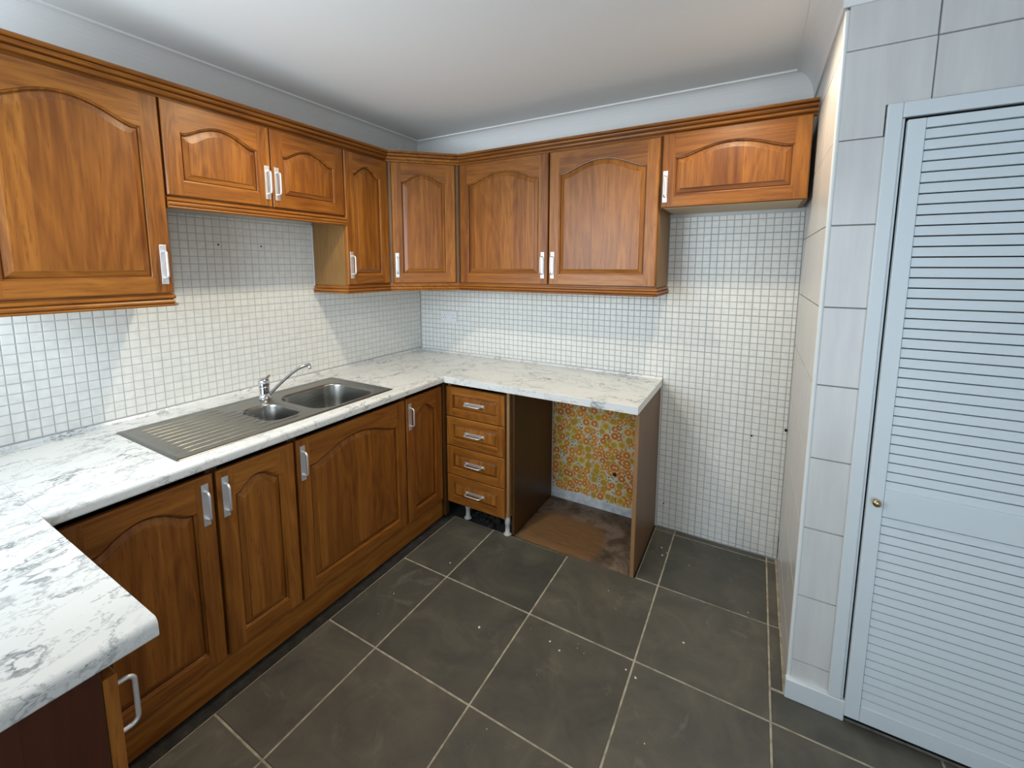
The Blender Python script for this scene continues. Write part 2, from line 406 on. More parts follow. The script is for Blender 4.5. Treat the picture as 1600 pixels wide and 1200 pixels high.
for a, b in (((wx0, wz0), (wx0+.05, wz1)), ((wx1-.05, wz0), (wx1, wz1)), ((wx0, wz0), (wx1, wz0+.05)), ((wx0, wz1-.05), (wx1, wz1)), (((wx0+wx1)/2-.03, wz0), ((wx0+wx1)/2+.03, wz1))):
    win.box((a[0], YF-.09, a[1]), (b[0], YF-.03, b[1]))
wo = struct(win.obj('window_1', 'trimwhite'), 'white framed window behind the viewer', 'window')
for a, b in ((wx0+.05, (wx0+wx1)/2-.03), ((wx0+wx1)/2+.03, wx1-.05)):
    MB().box((a, YF-.064, wz0+.05), (b, YF-.058, wz1-.05)).obj('pane', 'glass', wo)

gd = MB()  # unseen glazed door, added to go with the fill light
for a, b in (((gx0, 0), (gx0+.05, gz1)), ((gx1-.05, 0), (gx1, gz1)), ((gx0, 0), (gx1, .32)), ((gx0, gz1-.05), (gx1, gz1))):
    gd.box((a[0], YF-.09, a[1]), (b[0], YF-.03, b[1]))
go = struct(gd.obj('added_door', 'trimwhite'), 'added white framed glazed door for the fill light, behind the viewer', 'door')
MB().box((gx0+.05, YF-.064, .32), (gx1-.05, YF-.058, gz1-.05)).obj('pane', 'glass', go)

# mosaic: 36 mm cells pressed in blocks of six
PT = .0357
def cells(u0, u1, v0, v1, uo=0.0, vo=0.0):
    i0, i1 = math.ceil((u0-uo)/PT-.001), math.floor((u1-uo)/PT+.001); out = []
    j0, j1 = math.ceil((v0-vo)/PT-.001), math.floor((v1-vo)/PT+.001)
    us = [u0]+[uo+i*PT for i in range(i0, i1+1)]+[u1]; vs = [v0]+[vo+j*PT for j in range(j0, j1+1)]+[v1]
    for a, b in zip(us, us[1:]):
        for c, d in zip(vs, vs[1:]):
            if b-a > .007 and d-c > .007: out.append((a, b, c, d))
    return out
def tile_faces(w, h, t=.005, b=.0012):
    x, z = w/2, h/2
    vs = [(-x,0,-z),(x,0,-z),(x,0,z),(-x,0,z),(-x+b,-t,-z+b),(x-b,-t,-z+b),(x-b,-t,z-b),(-x+b,-t,z-b)]
    return vs, [(4,5,6,7),(0,1,5,4),(1,2,6,5),(2,3,7,6),(3,0,4,7)]
CAM = Vector(M.translation)
def mosaic(parent, regs, place, rotz, normal, back_mb, uo, vo, gm='mgrout'):
    allc = []
    for r in regs: allc += cells(*r, uo, vo)
    def size(c):
        p = Vector(place((c[0]+c[1])/2, (c[2]+c[3])/2)); d = p-CAM
        return -abs((c[1]-c[0])*(c[3]-c[2]))*abs(d.normalized().dot(normal))/d.length_squared
    allc.sort(key=size); shared = {}
    mb = MB()
    for k, c in enumerate(allc):
        ga = .0024 if round((c[0]-uo)/PT) % 6 == 0 else .0011
        gb = .0024 if round((c[2]-vo)/PT) % 6 == 0 else .0011
        w, h = round(c[1]-c[0]-.0011-ga, 4), round(c[3]-c[2]-.0011-gb, 4)
        p = place((c[0]+ga+c[1]-.0011)/2, (c[2]+gb+c[3]-.0011)/2)
        if k < 300:
            if (w, h) not in shared:
                shared[(w, h)] = MB().add(*tile_faces(w, h)).mesh('mosaic_tile', ['mosaic'])
            link('mosaic_tile', shared[(w, h)], parent, p, rotz)
        else:
            vs, fs = tile_faces(w, h); ca, sa = math.cos(rotz), math.sin(rotz)
            mb.add([(p[0]+ca*x-sa*y, p[1]+sa*x+ca*y, p[2]+z) for x, y, z in vs], fs)
    tag(mb.obj('mosaic_tiling', 'mosaic', parent), kind='stuff')
    back_mb.obj('mosaic_grout', gm, parent)
# left wall (u = y)
ya, yb = -.003-50*PT, -.003-26*PT
regs = [(-2.62, ya, HC+.016, 1.47), (ya, yb, HC+.016, 1.80), (yb, 0.0, HC+.016, 1.47)]
bk = MB()
for u0, u1, v0, v1 in regs: bk.box((-.0058, u0, v0), (-.0022, u1, v1))
mosaic(wl, regs, lambda u, v: (-.0055, u, v), PI/2, Vector((1, 0, 0)), bk, -.003, HC+.018, 'lgrout')
# back wall (u = x)
regs = [(0.0, 1.832, HC+.012, 1.47), (1.832, XR, 0.0, 1.83)]
bk = MB()
for u0, u1, v0, v1 in regs: bk.box((u0, .0022, v0), (u1, .0058, v1))
mosaic(wb, regs, lambda u, v: (u, .0055, v), 0.0, Vector((0, -1, 0)), bk, 1.832, .018)
# screw holes left in the splashback above the sink
for y, z in ((-1.445, 1.665), (-1.235, 1.664)):
    o = MB().lathe([(.0045, 0), (.0045, .004), (.003, .0045)], 10).obj('screw_hole', 'plug', wl, (-.003, y, z)); o.rotation_euler = (0, PI/2, 0)
for x, z, r in ((2.452, .72, .008), (2.30, .66, .005), (1.87, .15, .004)):
    o = MB().lathe([(r, 0), (r, .003), (r*.6, .0035)], 8).obj('screw_hole', 'hole', wb, (x, .001, z)); o.rotation_euler = (PI/2, 0, 0)

# big cream tiles on the return wall and the door wall
zj = [.0, .149, .403, .660, .915, 1.170, 1.430, 1.691, 1.950, 2.210, ZC]
def big_tile(parent, axis, a, b, z0, z1):
    w, h = abs(b-a)-.003, z1-z0-.003
    vs, fs = tile_faces(w, h, .006, .001)
    mb = MB().add(vs, fs)
    if axis == 'y': mb.obj('wall_tile', 'bigtile', parent, (XR+.0062, (a+b)/2, (z0+z1)/2), -PI/2)
    else: mb.obj('wall_tile', 'bigtile', parent, ((a+b)/2, YN+.0062, (z0+z1)/2))
for z0, z1 in zip(zj, zj[1:]):
    for a, b in ((-.840, -.575), (-.575, -.18), (-.18, -.001)): big_tile(wr, 'y', a, b, z0, z1)
for z0, z1 in zip(zj, zj[1:]):
    for a, b in ((XR+.010, 2.676), (2.676, 3.10), (3.10, XF)):
        if z0 > 1.94 and z0 < 2.0 and a < 2.5:
            pts = [(a, z0), (2.577, z0), (2.577, 2.038), (b, 2.038), (b, z1), (a, z1)]
            pts = [(x+(.0015 if x < 2.5 else -.0015), z+(.0015 if z < 2.1 else -.0015)) for x, z in pts]
            MB().add([(x, YN+.0062, z) for x, z in pts]+[(x, YN+.0002, z) for x, z in pts], [(6, 7, 8, 9, 10, 11)]+[(i, (i+1) % 6, 6+(i+1) % 6, 6+i) for i in range(6)]).obj('wall_tile', 'bigtile', wr)
        elif z1 > 2.0: big_tile(wr, 'x', a, b, max(z0, 2.038), z1)
        elif a < 2.5: big_tile(wr, 'x', a, 2.588, z0, z1)
        elif b == XF: big_tile(wr, 'x', 3.43, XF, z0, z1)
# rounded white edging where the two tiled faces meet
q = MB().tube([(XR+.006, YN+.006, .07), (XR+.006, YN+.006, 2.33)], .0075, 14)
q.obj('corner_edging', 'trimwhite', wr)
# broken corner at the foot of the return wall
hb = MB(); rnd = random.Random(3); vs = []
for k in range(9): vs.append((XR-.0008, -.012-.035*rnd.random()*(1 if k % 2 else .4), .012+.016*k))
vs2 = [(XR-.0008, -.001, p[2]) for p in vs]
hb.add(vs+vs2, [(k, k+1, 10+k, 9+k) for k in range(8)]); hb.obj('broken_corner', 'hole', wr)

# coving
cp = [(0, ZC-.128), (.007, ZC-.128)]
for k in range(9):
    a = k/8*PI/2; cp.append((.007+.070*(1-math.cos(a)), ZC-.120+.112*math.sin(a)))
cp += [(.083, ZC-.008), (.083, ZC), (0, ZC)]
cov = sweep(cp, [(0, YF), (0, 0), (XR, 0), (XR, YN), (XF, YN)])
co_ = struct(cov.obj('trim_1', 'paint'), 'white coving round the ceiling edge', 'coving')

# skirting under the door frame, old plaster strip in the appliance space
struct(MB().box((XR-.004, YN-.018, 0.0), (2.627, YN+.004, .076), bev=.003).obj('trim_2', 'gloss'), 'short chipped white skirting beside the louvre door', 'skirting')

# ------------------------------------------------------------------ louvre door
dw0, dw1, dz0, dz1 = 2.626, 3.400, .030, 1.983
fr = thing('door_frame', 'white gloss door frame around the louvre door', 'door frame', (2.6, YN, 0))
FX = lambda x: x-2.6
def frm(name, a, b):
    MB().box((FX(a[0]), a[1]-YN, a[2]), (FX(b[0]), b[1]-YN, b[2]), bev=.002).obj(name, 'gloss', fr)
frm('upright', (2.579, YN-.016, .077), (2.614, YN-.0002, 2.036)); frm('upright', (3.412, YN-.016, .0), (3.447, YN-.0002, 2.036))
frm('upright_lining', (2.614, YN-.010, .077), (2.6215, YN-.0002, 1.993)); frm('upright_lining', (3.4045, YN-.010, .0), (3.412, YN-.0002, 1.993))
frm('head', (2.6145, YN-.016, 1.994), (3.4115, YN-.0002, 2.036))
DH_ = dz1-dz0
ld = tag(link('door_1', None, None, (dw0, YN, dz0)), 'white louvred cupboard door with many slats and a small brass knob', 'door', kind='structure')
MB().box((-.004, -.0015, -.028), (dw1-dw0+.004, -.0003, DH_+.010)).obj('gap_shade_sheet', 'black', ld)  # black sheet that paints the shade in the slat and head gaps
def dpart(name, x0, x1, z0, z1, y0=-.024, y1=-.002, bev=.0015):
    return MB().box((x0, y0, z0), (x1, y1, z1), bev=bev).obj(name, 'doorwhite', ld)
DW, DH = dw1-dw0, dz1-dz0
sw = .040
dpart('stile', 0, sw, 0, DH); dpart('stile', DW-sw, DW, 0, DH)
r0 = 1.956-dz0
dpart('top_rail', sw+.0005, DW-sw-.0005, r0, DH)
dpart('middle_rail', sw+.0005, DW-sw-.0005, .772-dz0, .862-dz0)
dpart('bottom_rail', sw+.0005, DW-sw-.0005, 0, .058)
sl = MB(); L = DW-2*sw-.002
P_ = .0302
prof = [(-.0035, 0), (-.0200, 0), (-.0212, .0012), (-.0196, .0306), (-.0184, .0318), (-.0035, .0318)]
vs = [(0, y, z) for y, z in prof]+[(L, y, z) for y, z in prof]; k = len(prof)
sl.add(vs, [(i, (i+1) % k, k+(i+1) % k, k+i) for i in range(k)]+[list(range(k))[::-1], [k+i for i in range(k)]])
slm = sl.mesh('slat', ['doorwhite'])
def slats(z0, z1):
    n = round((z1-z0)/P_)
    for i in range(n):
        o = link('slat', slm, ld, (sw+.001, 0, z0+i*(z1-z0)/n)); o.scale = (1, 1, ((z1-z0)/n-.0036)/.0318)
slats(.058, .772-dz0); slats(.862-dz0, r0)
kb = MB().lathe([(.006, 0), (.006, .010), (.0095, .013), (.0120, .019), (.0105, .025), (.005, .028)], 18).obj('knob', 'brass', ld, (.020, -.024, .820-dz0))
kb.rotation_euler = (PI/2, 0, 0)

# ------------------------------------------------------------------ cabinet doors
def arch_fn(t, A):
    u = 2*t if t < .5 else 2-2*t
    q = max(0.0, (u-.06)/.94); q = q*q/(q+.26)*1.26      # short level shoulder, small hollow, then the crown
    return A*(1-(1-q)**2)
def door_mesh(w, h, A=.055, st=.058, th=.021, square=False):
    """raised and fielded door: local x = width, z = height, front at y = 0, back at y = th"""
    mb = MB(); c = .004; N = 44
    if square: A = 0
    rw = st if not square else st
    zs = h-st-A-(.0 if square else .004)                       # shoulder height of the opening
    def loop(d, y):
        x0, x1, zb = st+d, w-st-d, rw+d
        pts = [(x0, y, zb), (x1, y, zb)]
        for i in range(N+1):
            t = i/N; pts.append((x1+(x0-x1)*t, y, zs-d+arch_fn(t, A)*(1-d*1.2)))
        return pts
    # slab edges and chamfer
    vs = [(0,th,0),(w,th,0),(w,th,h),(0,th,h),(0,c,0),(w,c,0),(w,c,h),(0,c,h),(c,0,c),(w-c,0,c),(w-c,0,h-c),(c,0,h-c)]
    mb.add(vs, [(0,1,2,3),(0,1,5,4),(1,2,6,5),(2,3,7,6),(3,0,4,7)], 0)
    mb.add(vs, [(5,6,10,9),(7,4,8,11)], 0); mb.add(vs, [(4,5,9,8),(6,7,11,10)], 1)
    # stiles, rails
    mb.add([(c,0,c),(st,0,c),(st,0,h-c),(c,0,h-c)], [(0,1,2,3)], 0)
    mb.add([(w-st,0,c),(w-c,0,c),(w-c,0,h-c),(w-st,0,h-c)], [(0,1,2,3)], 0)
    mb.add([(st,0,c),(w-st,0,c),(w-st,0,rw),(st,0,rw)], [(0,1,2,3)], 1)
    L0 = loop(0, 0); top = L0[2:]
    v2 = top+[(p[0], 0, h-c) for p in top]
    mb.add(v2, [(i, i+1, N+2+i, N+1+i) for i in range(N)], 1)
    # lip, groove, raised field
    k = min(1.0, (min(w-2*st, zs-rw))/.15)
    loops = [L0, loop(.0006*k, .0050), loop(.0042*k, .0058), loop(.0062*k, .0085), loop(.0066*k, .0160), loop(.0096*k, .0160), loop(.0104*k, .0115), loop(.0280*k, .0062), loop(.0288*k, .0026), loop(.0310*k, .0020)]
    n = len(L0)
    for a, b in zip(loops, loops[1:]):
        for i in range(n):
            j = (i+1) % n
            horiz = 1 if (i == 0 or (2 <= i <= N+1 and a is L0)) else 0
            mb.add([a[i], a[j], b[j], b[i]], [(0, 1, 2, 3)], horiz, 2 <= i <= N)
    F = loops[-1]; zb = F[0][2]
    bot = [(p[0], F[0][1], zb) for p in F[2:]]; tp = F[2:]
    mb.add(tp+bot, [(i, i+1, N+2+i, N+1+i) for i in range(N)], 0)
    me = mb.mesh('door', ['oakz', 'oakx'])
    bm = bmesh.new(); bm.from_mesh(me); bmesh.ops.remove_doubles(bm, verts=bm.verts[:], dist=.00005)
    bmesh.ops.recalc_face_normals(bm, faces=bm.faces[:])
    for e in bm.edges:
        if len(e.link_faces) == 2 and e.calc_face_angle(0) > .35: e.smooth = False
    bm.to_mesh(me); bm.free()
    return me
def handle_mesh(plate_l=.150, bow=.100, wdt=.022, pr=.030):
    """satin bow handle on a back plate, vertical, centred; front is -y"""
    mb = MB(); mb.box((-wdt/2, -.0032, -plate_l/2), (wdt/2, 0, plate_l/2), bev=.0008)
    r = .0042; R = .013; pts = [(0, 0, bow/2)]
    for kx in range(6):
        a = kx/5*PI/2; pts.append((0, -(pr-R)-R*math.sin(a), bow/2-R+R*math.cos(a)))
    pts2 = [(p[0], p[1], -p[2]) for p in pts[::-1]]
    mb.tube(pts+pts2, r, 10)
    return mb.mesh('handle', ['satin'])
HM = handle_mesh(); HMD = handle_mesh(.140, .108, .017, .038)
def door(parent, x, z, w, h, hx=None, hz=None, A=.055, y=-.021, st=.058):
    o = link('door', door_mesh(w, h, A, st), parent, (x, y, z))
    if hx is not None:
        hh = link('handle', HM, o, (hx, -.0002, hz)); hh['label'] = 'satin metal bow handle on a flat plate'
    return o
def carcass(parent, w, d, z0, z1, mats=('veneer', 'chip'), top=True, back=True, t=.018):
    """panel-built box, local x 0..w, y 0 (front)..d (wall)"""
    mb = MB()
    mb.box((0, .001, z0), (t, d, z1)); mb.box((w-t, .001, z0), (w, d, z1))
    mb.box((t, .001, z0), (w-t, d, z0+t), 1)
    if top: mb.box((t, .001, z1-t), (w-t, d, z1))
    if back: mb.box((t, d-.006, z0+t), (w-t, d, z1-t if top else z1))
    return mb.obj('carcass', list(mats), parent)

# ------------------------------------------------------------------ wall units
XU, YU = .276, -.291       # carcass fronts on the left and on the back wall
ZU0, ZU1, ZS = 1.455, 2.190, 1.832
G = .002
def left_unit(name, label, cat, y0, y1, z0): return thing(name, label, cat, (XU, y0, z0), PI/2, 'oak wall cabinets')
def fit(c, w, z0, z1, d): carcass(c, w, d, 0, z1-z0)
# tall one at the far left of the picture
c1 = left_unit('wall_cabinet', 'large tall oak wall cabinet at the left edge, arched door, handle at lower right', 'cabinet', -2.275, -1.766, ZU0)
w = 2.275-1.766; fit(c1, w, ZU0, ZU1, XU-.002)
door(c1, G, 0.002, w-2*G, ZU1-ZU0-.004, w-2*G-.026, .110, .060)
# pair of short doors over the sink
c2 = left_unit('wall_cabinet', 'short oak wall cabinet with two arched doors above the sink', 'cabinet', -1.764, -.930, ZS)
w = 1.764-.930; fit(c2, w, ZS, ZU1, XU-.002)
dwid = .418
door(c2, .004, .002, dwid, ZU1-ZS-.004, dwid-.020, .108, .050); door(c2, .004+dwid+.004, .002, w-dwid-.012, ZU1-ZS-.004, .022, .108, .050)
# narrow one
c3 = left_unit('wall_cabinet', 'narrow tall oak wall cabinet with bare side panel, right of the sink cabinet', 'cabinet', -.928, -.603, ZU0)
w = .928-.603; fit(c3, w, ZU0, ZU1, XU-.002)
door(c3, G, .002, w-2*G-.004, ZU1-ZU0-.004, .026, .110, .050)
MB().box((-.004, XU-.006, -.03), (-.0005, XU-.0005, ZS-ZU0-.04)).obj('sealant_strip', 'trimwhite', c3)
# diagonal corner
ax, ay, bx, by = XU, -.600, .600, YU
ang = math.atan2(by-ay, bx-ax); dl = math.hypot(bx-ax, by-ay)
c4 = thing('corner_wall_cabinet', 'diagonal oak corner wall cabinet with single narrow arched door', 'cabinet', (0, 0, ZU0), 0, 'oak wall cabinets')
mb = MB(); pl = [(.002, -.600), (ax, ay), (bx, by), (.600, -.002), (.002, -.002)]
H = ZU1-ZU0
mb.add([(x, y, 0) for x, y in pl]+[(x, y, H) for x, y in pl], [(4, 3, 2, 1, 0), (5, 6, 7, 8, 9)]+[(i, (i+1) % 5, 5+(i+1) % 5, 5+i) for i in range(5)])
mb.obj('carcass', 'veneer', c4)
d4 = .030
dd = link('door', door_mesh(dl-2*d4, H-.004, .050), c4, (ax+d4*math.cos(ang)+.022*math.sin(ang), ay+d4*math.sin(ang)-.022*math.cos(ang), .002), ang)
hh = link('handle', HM, dd, (.024, -.0002, .110)); hh['label'] = 'satin metal bow handle on a flat plate'
for s in (0.006, dl-.028):
    MB().box((s, -.010, 0), (s+.020, -.0005, H)).obj('corner_post', 'panel', c4, (ax, ay, 0), ang)
# double cabinet on the back wall
c5 = thing('wall_cabinet', 'wide tall oak wall cabinet with two large arched doors on the back wall', 'cabinet', (.604, YU, ZU0), 0, 'oak wall cabinets')
w = 1.832-.604; fit(c5, w, ZU0, ZU1, -YU-.002)
door(c5, .012, .002, .612, H-.004, .612-.030, .110, .058); door(c5, .632, .002, w-.632-.006, H-.004, .024, .110, .058)
# short one against the right wall
c6 = thing('wall_cabinet', 'short oak wall cabinet with one wide arched door against the right wall', 'cabinet', (1.834, YU, ZS+.014), 0, 'oak wall cabinets')
w = 2.440-1.834; carcass(c6, w, -YU-.002, 0, ZU1-ZS-.006, ('veneer', 'chip'))
door(c6, .004, .002, w-.006, ZU1-ZS-.010, .018, .100, .050)

# cornice over all of them
cpf = [(-.018, 2.1915), (.006, 2.1915), (.006, 2.2010), (.024, 2.2025), (.030, 2.2065), (.031, 2.2120), (.027, 2.2160), (.022, 2.2165), (.022, 2.2190), (.036, 2.2205), (.042, 2.2250), (.043, 2.2300), (.038, 2.2325), (.036, 2.2345), (.050, 2.2360), (.054, 2.2400), (.054, 2.2445), (.050, 2.2475), (-.018, 2.2475)]
path = [(XU, -2.300), (XU, -.607), (.607, YU), (2.452, YU)]
cor = thing('cornice', 'moulded oak cornice running along the tops of the wall cabinets', 'cornice', (0, 0, 0))
for s, m in ((0, 'oaky'), (1, 'oakx'), (2, 'oakx')): sweep(cpf, path, s).obj('cornice_length', m, cor)
def pelmet_prof(z): return [(-.016, z-.0005), (.010, z-.0005), (.010, z-.006), (.020, z-.007), (.025, z-.011), (.025, z-.017), (.020, z-.020), (.018, z-.022), (.027, z-.024), (.030, z-.029), (.029, z-.035), (.023, z-.038), (.028, z-.040), (.029, z-.044), (.024, z-.048), (-.016, z-.048)]
pm = thing('pelmet', 'oak light pelmet under the large left wall cabinet, with broken end', 'pelmet', (0, 0, 0))
sweep(pelmet_prof(ZU0), [(XU, -2.300), (XU, -1.772)]).obj('pelmet_length', 'oaky', pm)
zz = ZU0
sweep([(0, zz-.0005), (.009, zz-.0005), (.020, zz-.008), (.024, zz-.012), (.020, zz-.019), (0, zz-.019)], [(XU, -1.7725), (XU, -1.7645)]).obj('splintered_end', 'oaky', pm)
sweep([(.004, zz-.036), (.022, zz-.038), (.027, zz-.041), (.027, zz-.044), (.022, zz-.047), (.004, zz-.047)], [(XU, -1.7725), (XU, -1.7600)]).obj('splintered_end', 'edge', pm)
pm = thing('pelmet', 'oak light pelmet under the short cabinet above the sink', 'pelmet', (0, 0, 0))
sweep(pelmet_prof(ZS), [(XU, -1.763), (XU, -.9295)]).obj('pelmet_length', 'oaky', pm)
pm = thing('pelmet', 'oak light pelmet turning round the corner under the tall wall cabinets', 'pelmet', (0, 0, 0))
def pel2(z): return [(d-.018 if d > .011 else (-.006 if d > 0 else d-.012), q) for d, q in pelmet_prof(z)]
pp = [(.003, -.9285), (XU+.018, -.9285), (XU+.018, -.609), (.609, YU-.018), (1.833, YU-.018), (1.833, -.003)]
for s, m in enumerate(('oakx', 'oaky', 'oakx', 'oakx', 'oaky')): sweep(pel2(ZU0), pp, s).obj('pelmet_length', m, pm)

# ------------------------------------------------------------------ base units, left run
XB = .652; ZB0, ZB1 = .132, .868
def base_left(label, y0, y1, hside, hz=.610, A=.055, dy0=0, dy1=0):
    c = thing('base_cabinet', label, 'cabinet', (XB, y0, 0), PI/2, 'oak base cabinets under the left worktop')
    w = y1-y0; carcass(c, w, XB-.010, ZB0-.002, ZB1, ('dpanel', 'chip'), top=False)
    G2 = .0045; dwd = w-2*G2-dy0-dy1; o = door(c, G2+dy0, ZB0, dwd, .712, .026 if hside == 'l' else dwd-.028, hz, A)
    return c
base_left('oak base cabinet nearest the peninsula, arched door, handle at upper right', -2.262, -1.856, 'r')
base_left('narrow oak base cabinet under the drainer, handle at upper left', -1.854, -1.551, 'l', A=.045)
base_left('wide oak base cabinet with one large arched door under the sink bowls', -1.549, -.905, 'l', A=.062)
base_left('narrow oak base cabinet beside the drawers in the corner', -.903, -.592, 'l', A=.048)
tag(MB().box((.635, -2.50, .001), (.652, -.575, .122), bev=.002).obj('plinth', 'oaky'), 'long oak plinth board under the left base cabinets', 'plinth')
tag(MB().box((.655, -.588, .02), (.6845, -.552, .868), bev=.001).obj('corner_post', 'dpanel'), 'dark corner post between the left cabinets and the drawers', 'post')

# ------------------------------------------------------------------ drawer unit
YD = -.552
dr = thing('drawer_unit', 'oak unit of four drawers standing on white plastic feet', 'drawers', (.688, YD, 0))
w = 1.118-.688
carcass(dr, w, .520, .118, ZB1, ('veneer', 'chip'), top=False)
MB().box((w-.0175, -.002, .118), (w+.0005, .0009, ZB1)).obj('front_edging', 'edge', dr)
def drawer_front(w, h): return door_mesh(w, h, 0, .046, .021, True)
dfm = drawer_front(w-.022, .180)
for k in range(4):
    o = link('drawer_front', dfm, dr, (.0, -.0215, .112+k*.1845))
    h = link('handle', HMD, o, ((w-.022)/2, .0018, .092)); h.rotation_euler = (0, PI/2, 0); h['label'] = 'satin metal bow handle on a flat plate'
foot = MB().lathe([(.024, 0), (.024, .006), (.014, .010), (.013, .060), (.016, .064), (.016, .116)], 14).mesh('foot', ['legp'])
for x, y in ((.11, .040), (w-.022, .018), (.11, .44), (w-.03, .44)): link('foot', foot, dr, (x, y, 0))
# board lining the appliance space
tag(MB().box((1.1205, -.528, .0), (1.138, -.006, TB-.001), bev=.001).obj('side_panel', 'dpanel'), 'dark brown board between the drawers and the empty appliance space', 'panel')
ep = thing('end_panel', 'brown wood-effect end panel under the free end of the back worktop', 'panel', (1.806, -.528, 0))
MB().box((0, .002, .0), (.0185, .524, TB-.001)).obj('board', 'panel', ep)
MB().box((-.0002, 0, .0), (.0187, .002, TB-.001)).obj('front_edging', 'edge', ep)

# ------------------------------------------------------------------ appliance space
wp = thing('wallpaper', 'old orange and yellow flower wallpaper in the empty appliance space', 'wallpaper', (1.139, 0, 0))
def sheet(x0, x1, seed):
    rnd = random.Random(seed); n = 26; vs = []; fs = []
    for i in range(n+1):
        x = x0+(x1-x0)*i/n
        zb = .066+.022*(noise.noise((x*7, seed, 0)))+.012*noise.noise((x*33, seed, 2)) - .02*(x/.66)
        for y in (.0035, .0052): vs += [(x, y, max(.040, zb)), (x, y, .90)]
    for i in range(n):
        a, b = 4*i, 4*i+4
        fs += [(a, b, b+1, a+1), (a+2, a+3, b+3, b+2), (a, a+2, b+2, b)]
    return MB().add(vs, fs).obj('paper_sheet', 'paper', wp)
sheet(.001, .281, 2); sheet(.283, .666, 5)
o = MB().lathe([(.012, 0), (.012, .003), (.008, .0035)], 14).obj('hole', 'hole', wp, (.429, .0045, .253)); o.rotation_euler = (PI/2, 0, 0)
sk = MB(); vs = []; n = 22
for i in range(n+1):
    x = 1.139+.667*i/n; z = .056+.006*noise.noise((x*20, 1, 1)); y = -.006-.002*noise.noise((x*14, 4, 1))
    vs += [(x, y, 0), (x, y, z*.9), (x, .0035, z), (x, .0035, 0)]
sk.add(vs, [(4*i+j, 4*i+(j+1) % 4, 4*i+4+(j+1) % 4, 4*i+4+j) for i in range(n) for j in range(4)]+[(0, 1, 2, 3), (4*n, 4*n+1, 4*n+2, 4*n+3)])
struct(sk.obj('trim_3', 'plaster'), 'rough white plaster strip under the flower wallpaper', 'plaster')
lm = MB(); n = 16; vs = []
for i in range(n+1):
    x = 1.1385+.667*i/n; y = -.527+.006*noise.noise((x*16, 9, 0))
    vs += [(x, y, -.006), (x, y, -.0012), (x, -.003, -.0012)]
lm.add(vs, [(3*i, 3*i+3, 3*i+4, 3*i+1) for i in range(n)]+[(3*i+1, 3*i+4, 3*i+5, 3*i+2) for i in range(n)])
lm.obj('old_floor_patch', 'lino', fl)
# rubble
def lumps(n, reg, rmin, rmax, seed, flat=.5):
    rnd = random.Random(seed); mb = MB()
    for _ in range(n):
        x0, x1, y0, y1 = rnd.choice(reg); r = rmin+(rmax-rmin)*rnd.random()**3
        c = Vector((rnd.uniform(x0, x1), rnd.uniform(y0, y1), 0)); bm = bmesh.new(); bmesh.ops.create_icosphere(bm, subdivisions=1, radius=r)
        for v in bm.verts: v.co *= rnd.uniform(.65, 1.2); v.co.z = max(v.co.z*flat, -r*.2)+r*.2; v.co += c
        bm.verts.index_update(); mb.add([v.co[:] for v in bm.verts], [[v.index for v in f.verts] for f in bm.faces]); bm.free()
    return mb
tag(lumps(38, [(.75, 2.35, -1.9, -.62), (1.84, 2.4, -.5, -.06), (1.3, 2.3, -1.3, -.6), (1.86, 1.95, -.4, -.2)], .0015, .0065, 11).obj('plaster_crumbs', 'crumb'), 'tiny white plaster crumbs scattered over the floor tiles', 'crumbs', kind='stuff')
tag(lumps(90, [(.72, 1.11, -.50, -.15), (.72, 1.11, -.52, -.40)], .006, .026, 12, .7).obj('floor_rubble', 'screed'), 'dark rubble lying under the drawer unit', 'rubble', kind='stuff')
tag(lumps(90, [(1.15, 1.80, -.10, -.02), (1.15, 1.80, -.16, -.02), (1.62, 1.80, -.5, -.02)], .002, .009, 13, .5).obj('floor_dirt', 'grit'), 'loose dirt on the floor of the empty appliance space', 'dirt', kind='stuff')

# ------------------------------------------------------------------ worktops
def roll(front, back, zt=HC, zb=TB, r=.014, rb=.006):
    """profile across the worktop: returns (u, z) from the back edge to a rolled front edge"""
    s = 1 if front > back else -1; p = [(back, zb), (back, zt)]
    for k in range(7):
        a = k/6*PI/2; p.append((front-s*r+s*r*math.sin(a), zt-r+r*math.cos(a)))
    for k in range(4):
        a = k/3*PI/2; p.append((front-s*rb+s*rb*math.cos(a), zb+rb-rb*math.sin(a)))
    return p
def prism(prof, axis, a, b, mb=None, mi=0):
    mb = mb or MB(); k = len(prof)
    P3 = (lambda u, z, t: (u, t, z)) if axis == 'y' else (lambda u, z, t: (t, u, z))
    vs = [P3(u, z, a) for u, z in prof]+[P3(u, z, b) for u, z in prof]
    return mb.add(vs, [(i, (i+1) % k, k+(i+1) % k, k+i) for i in range(k)]+[list(range(k))[::-1], [k+i for i in range(k)]], mi)
hx0, hx1, hy0, hy1 = .165, .605, -1.62, -.975
wt = MB()
prism(roll(XL, .0015), 'y', -2.2755, hy0, wt); prism(roll(XL, .0015), 'y', hy1, -.0015, wt)
prism(roll(XL, hx1), 'y', hy0, hy1, wt); wt.box((.0015, hy0, TB), (hx0, hy1, HC))
wto = wt.obj('worktop', 'marbley', None); tag(wto, 'white marble-effect worktop along the left wall, holding the sink', 'worktop')
sweep([(0.001, HC), (.012, HC), (.011, HC+.006), (.004, HC+.015), (.001, HC+.016)], [(0, -2.2755), (0, -.0015)]).obj('joint_trim', 'marbley', wto)
wk = thing('worktop', 'white marble-effect worktop on the back wall over drawers and empty space', 'worktop', (0, 0, 0))
prism([(-.0015, TB), (-.0015, HC), (YB+.001, HC), (YB, HC-.001), (YB, TB)], 'x', XL+.0005, XE-.001).obj('slab', 'marblex', wk)
MB().box((XE-.001, YB, TB), (XE, -.0015, HC)).obj('end_edging', 'trimwhite', wk)
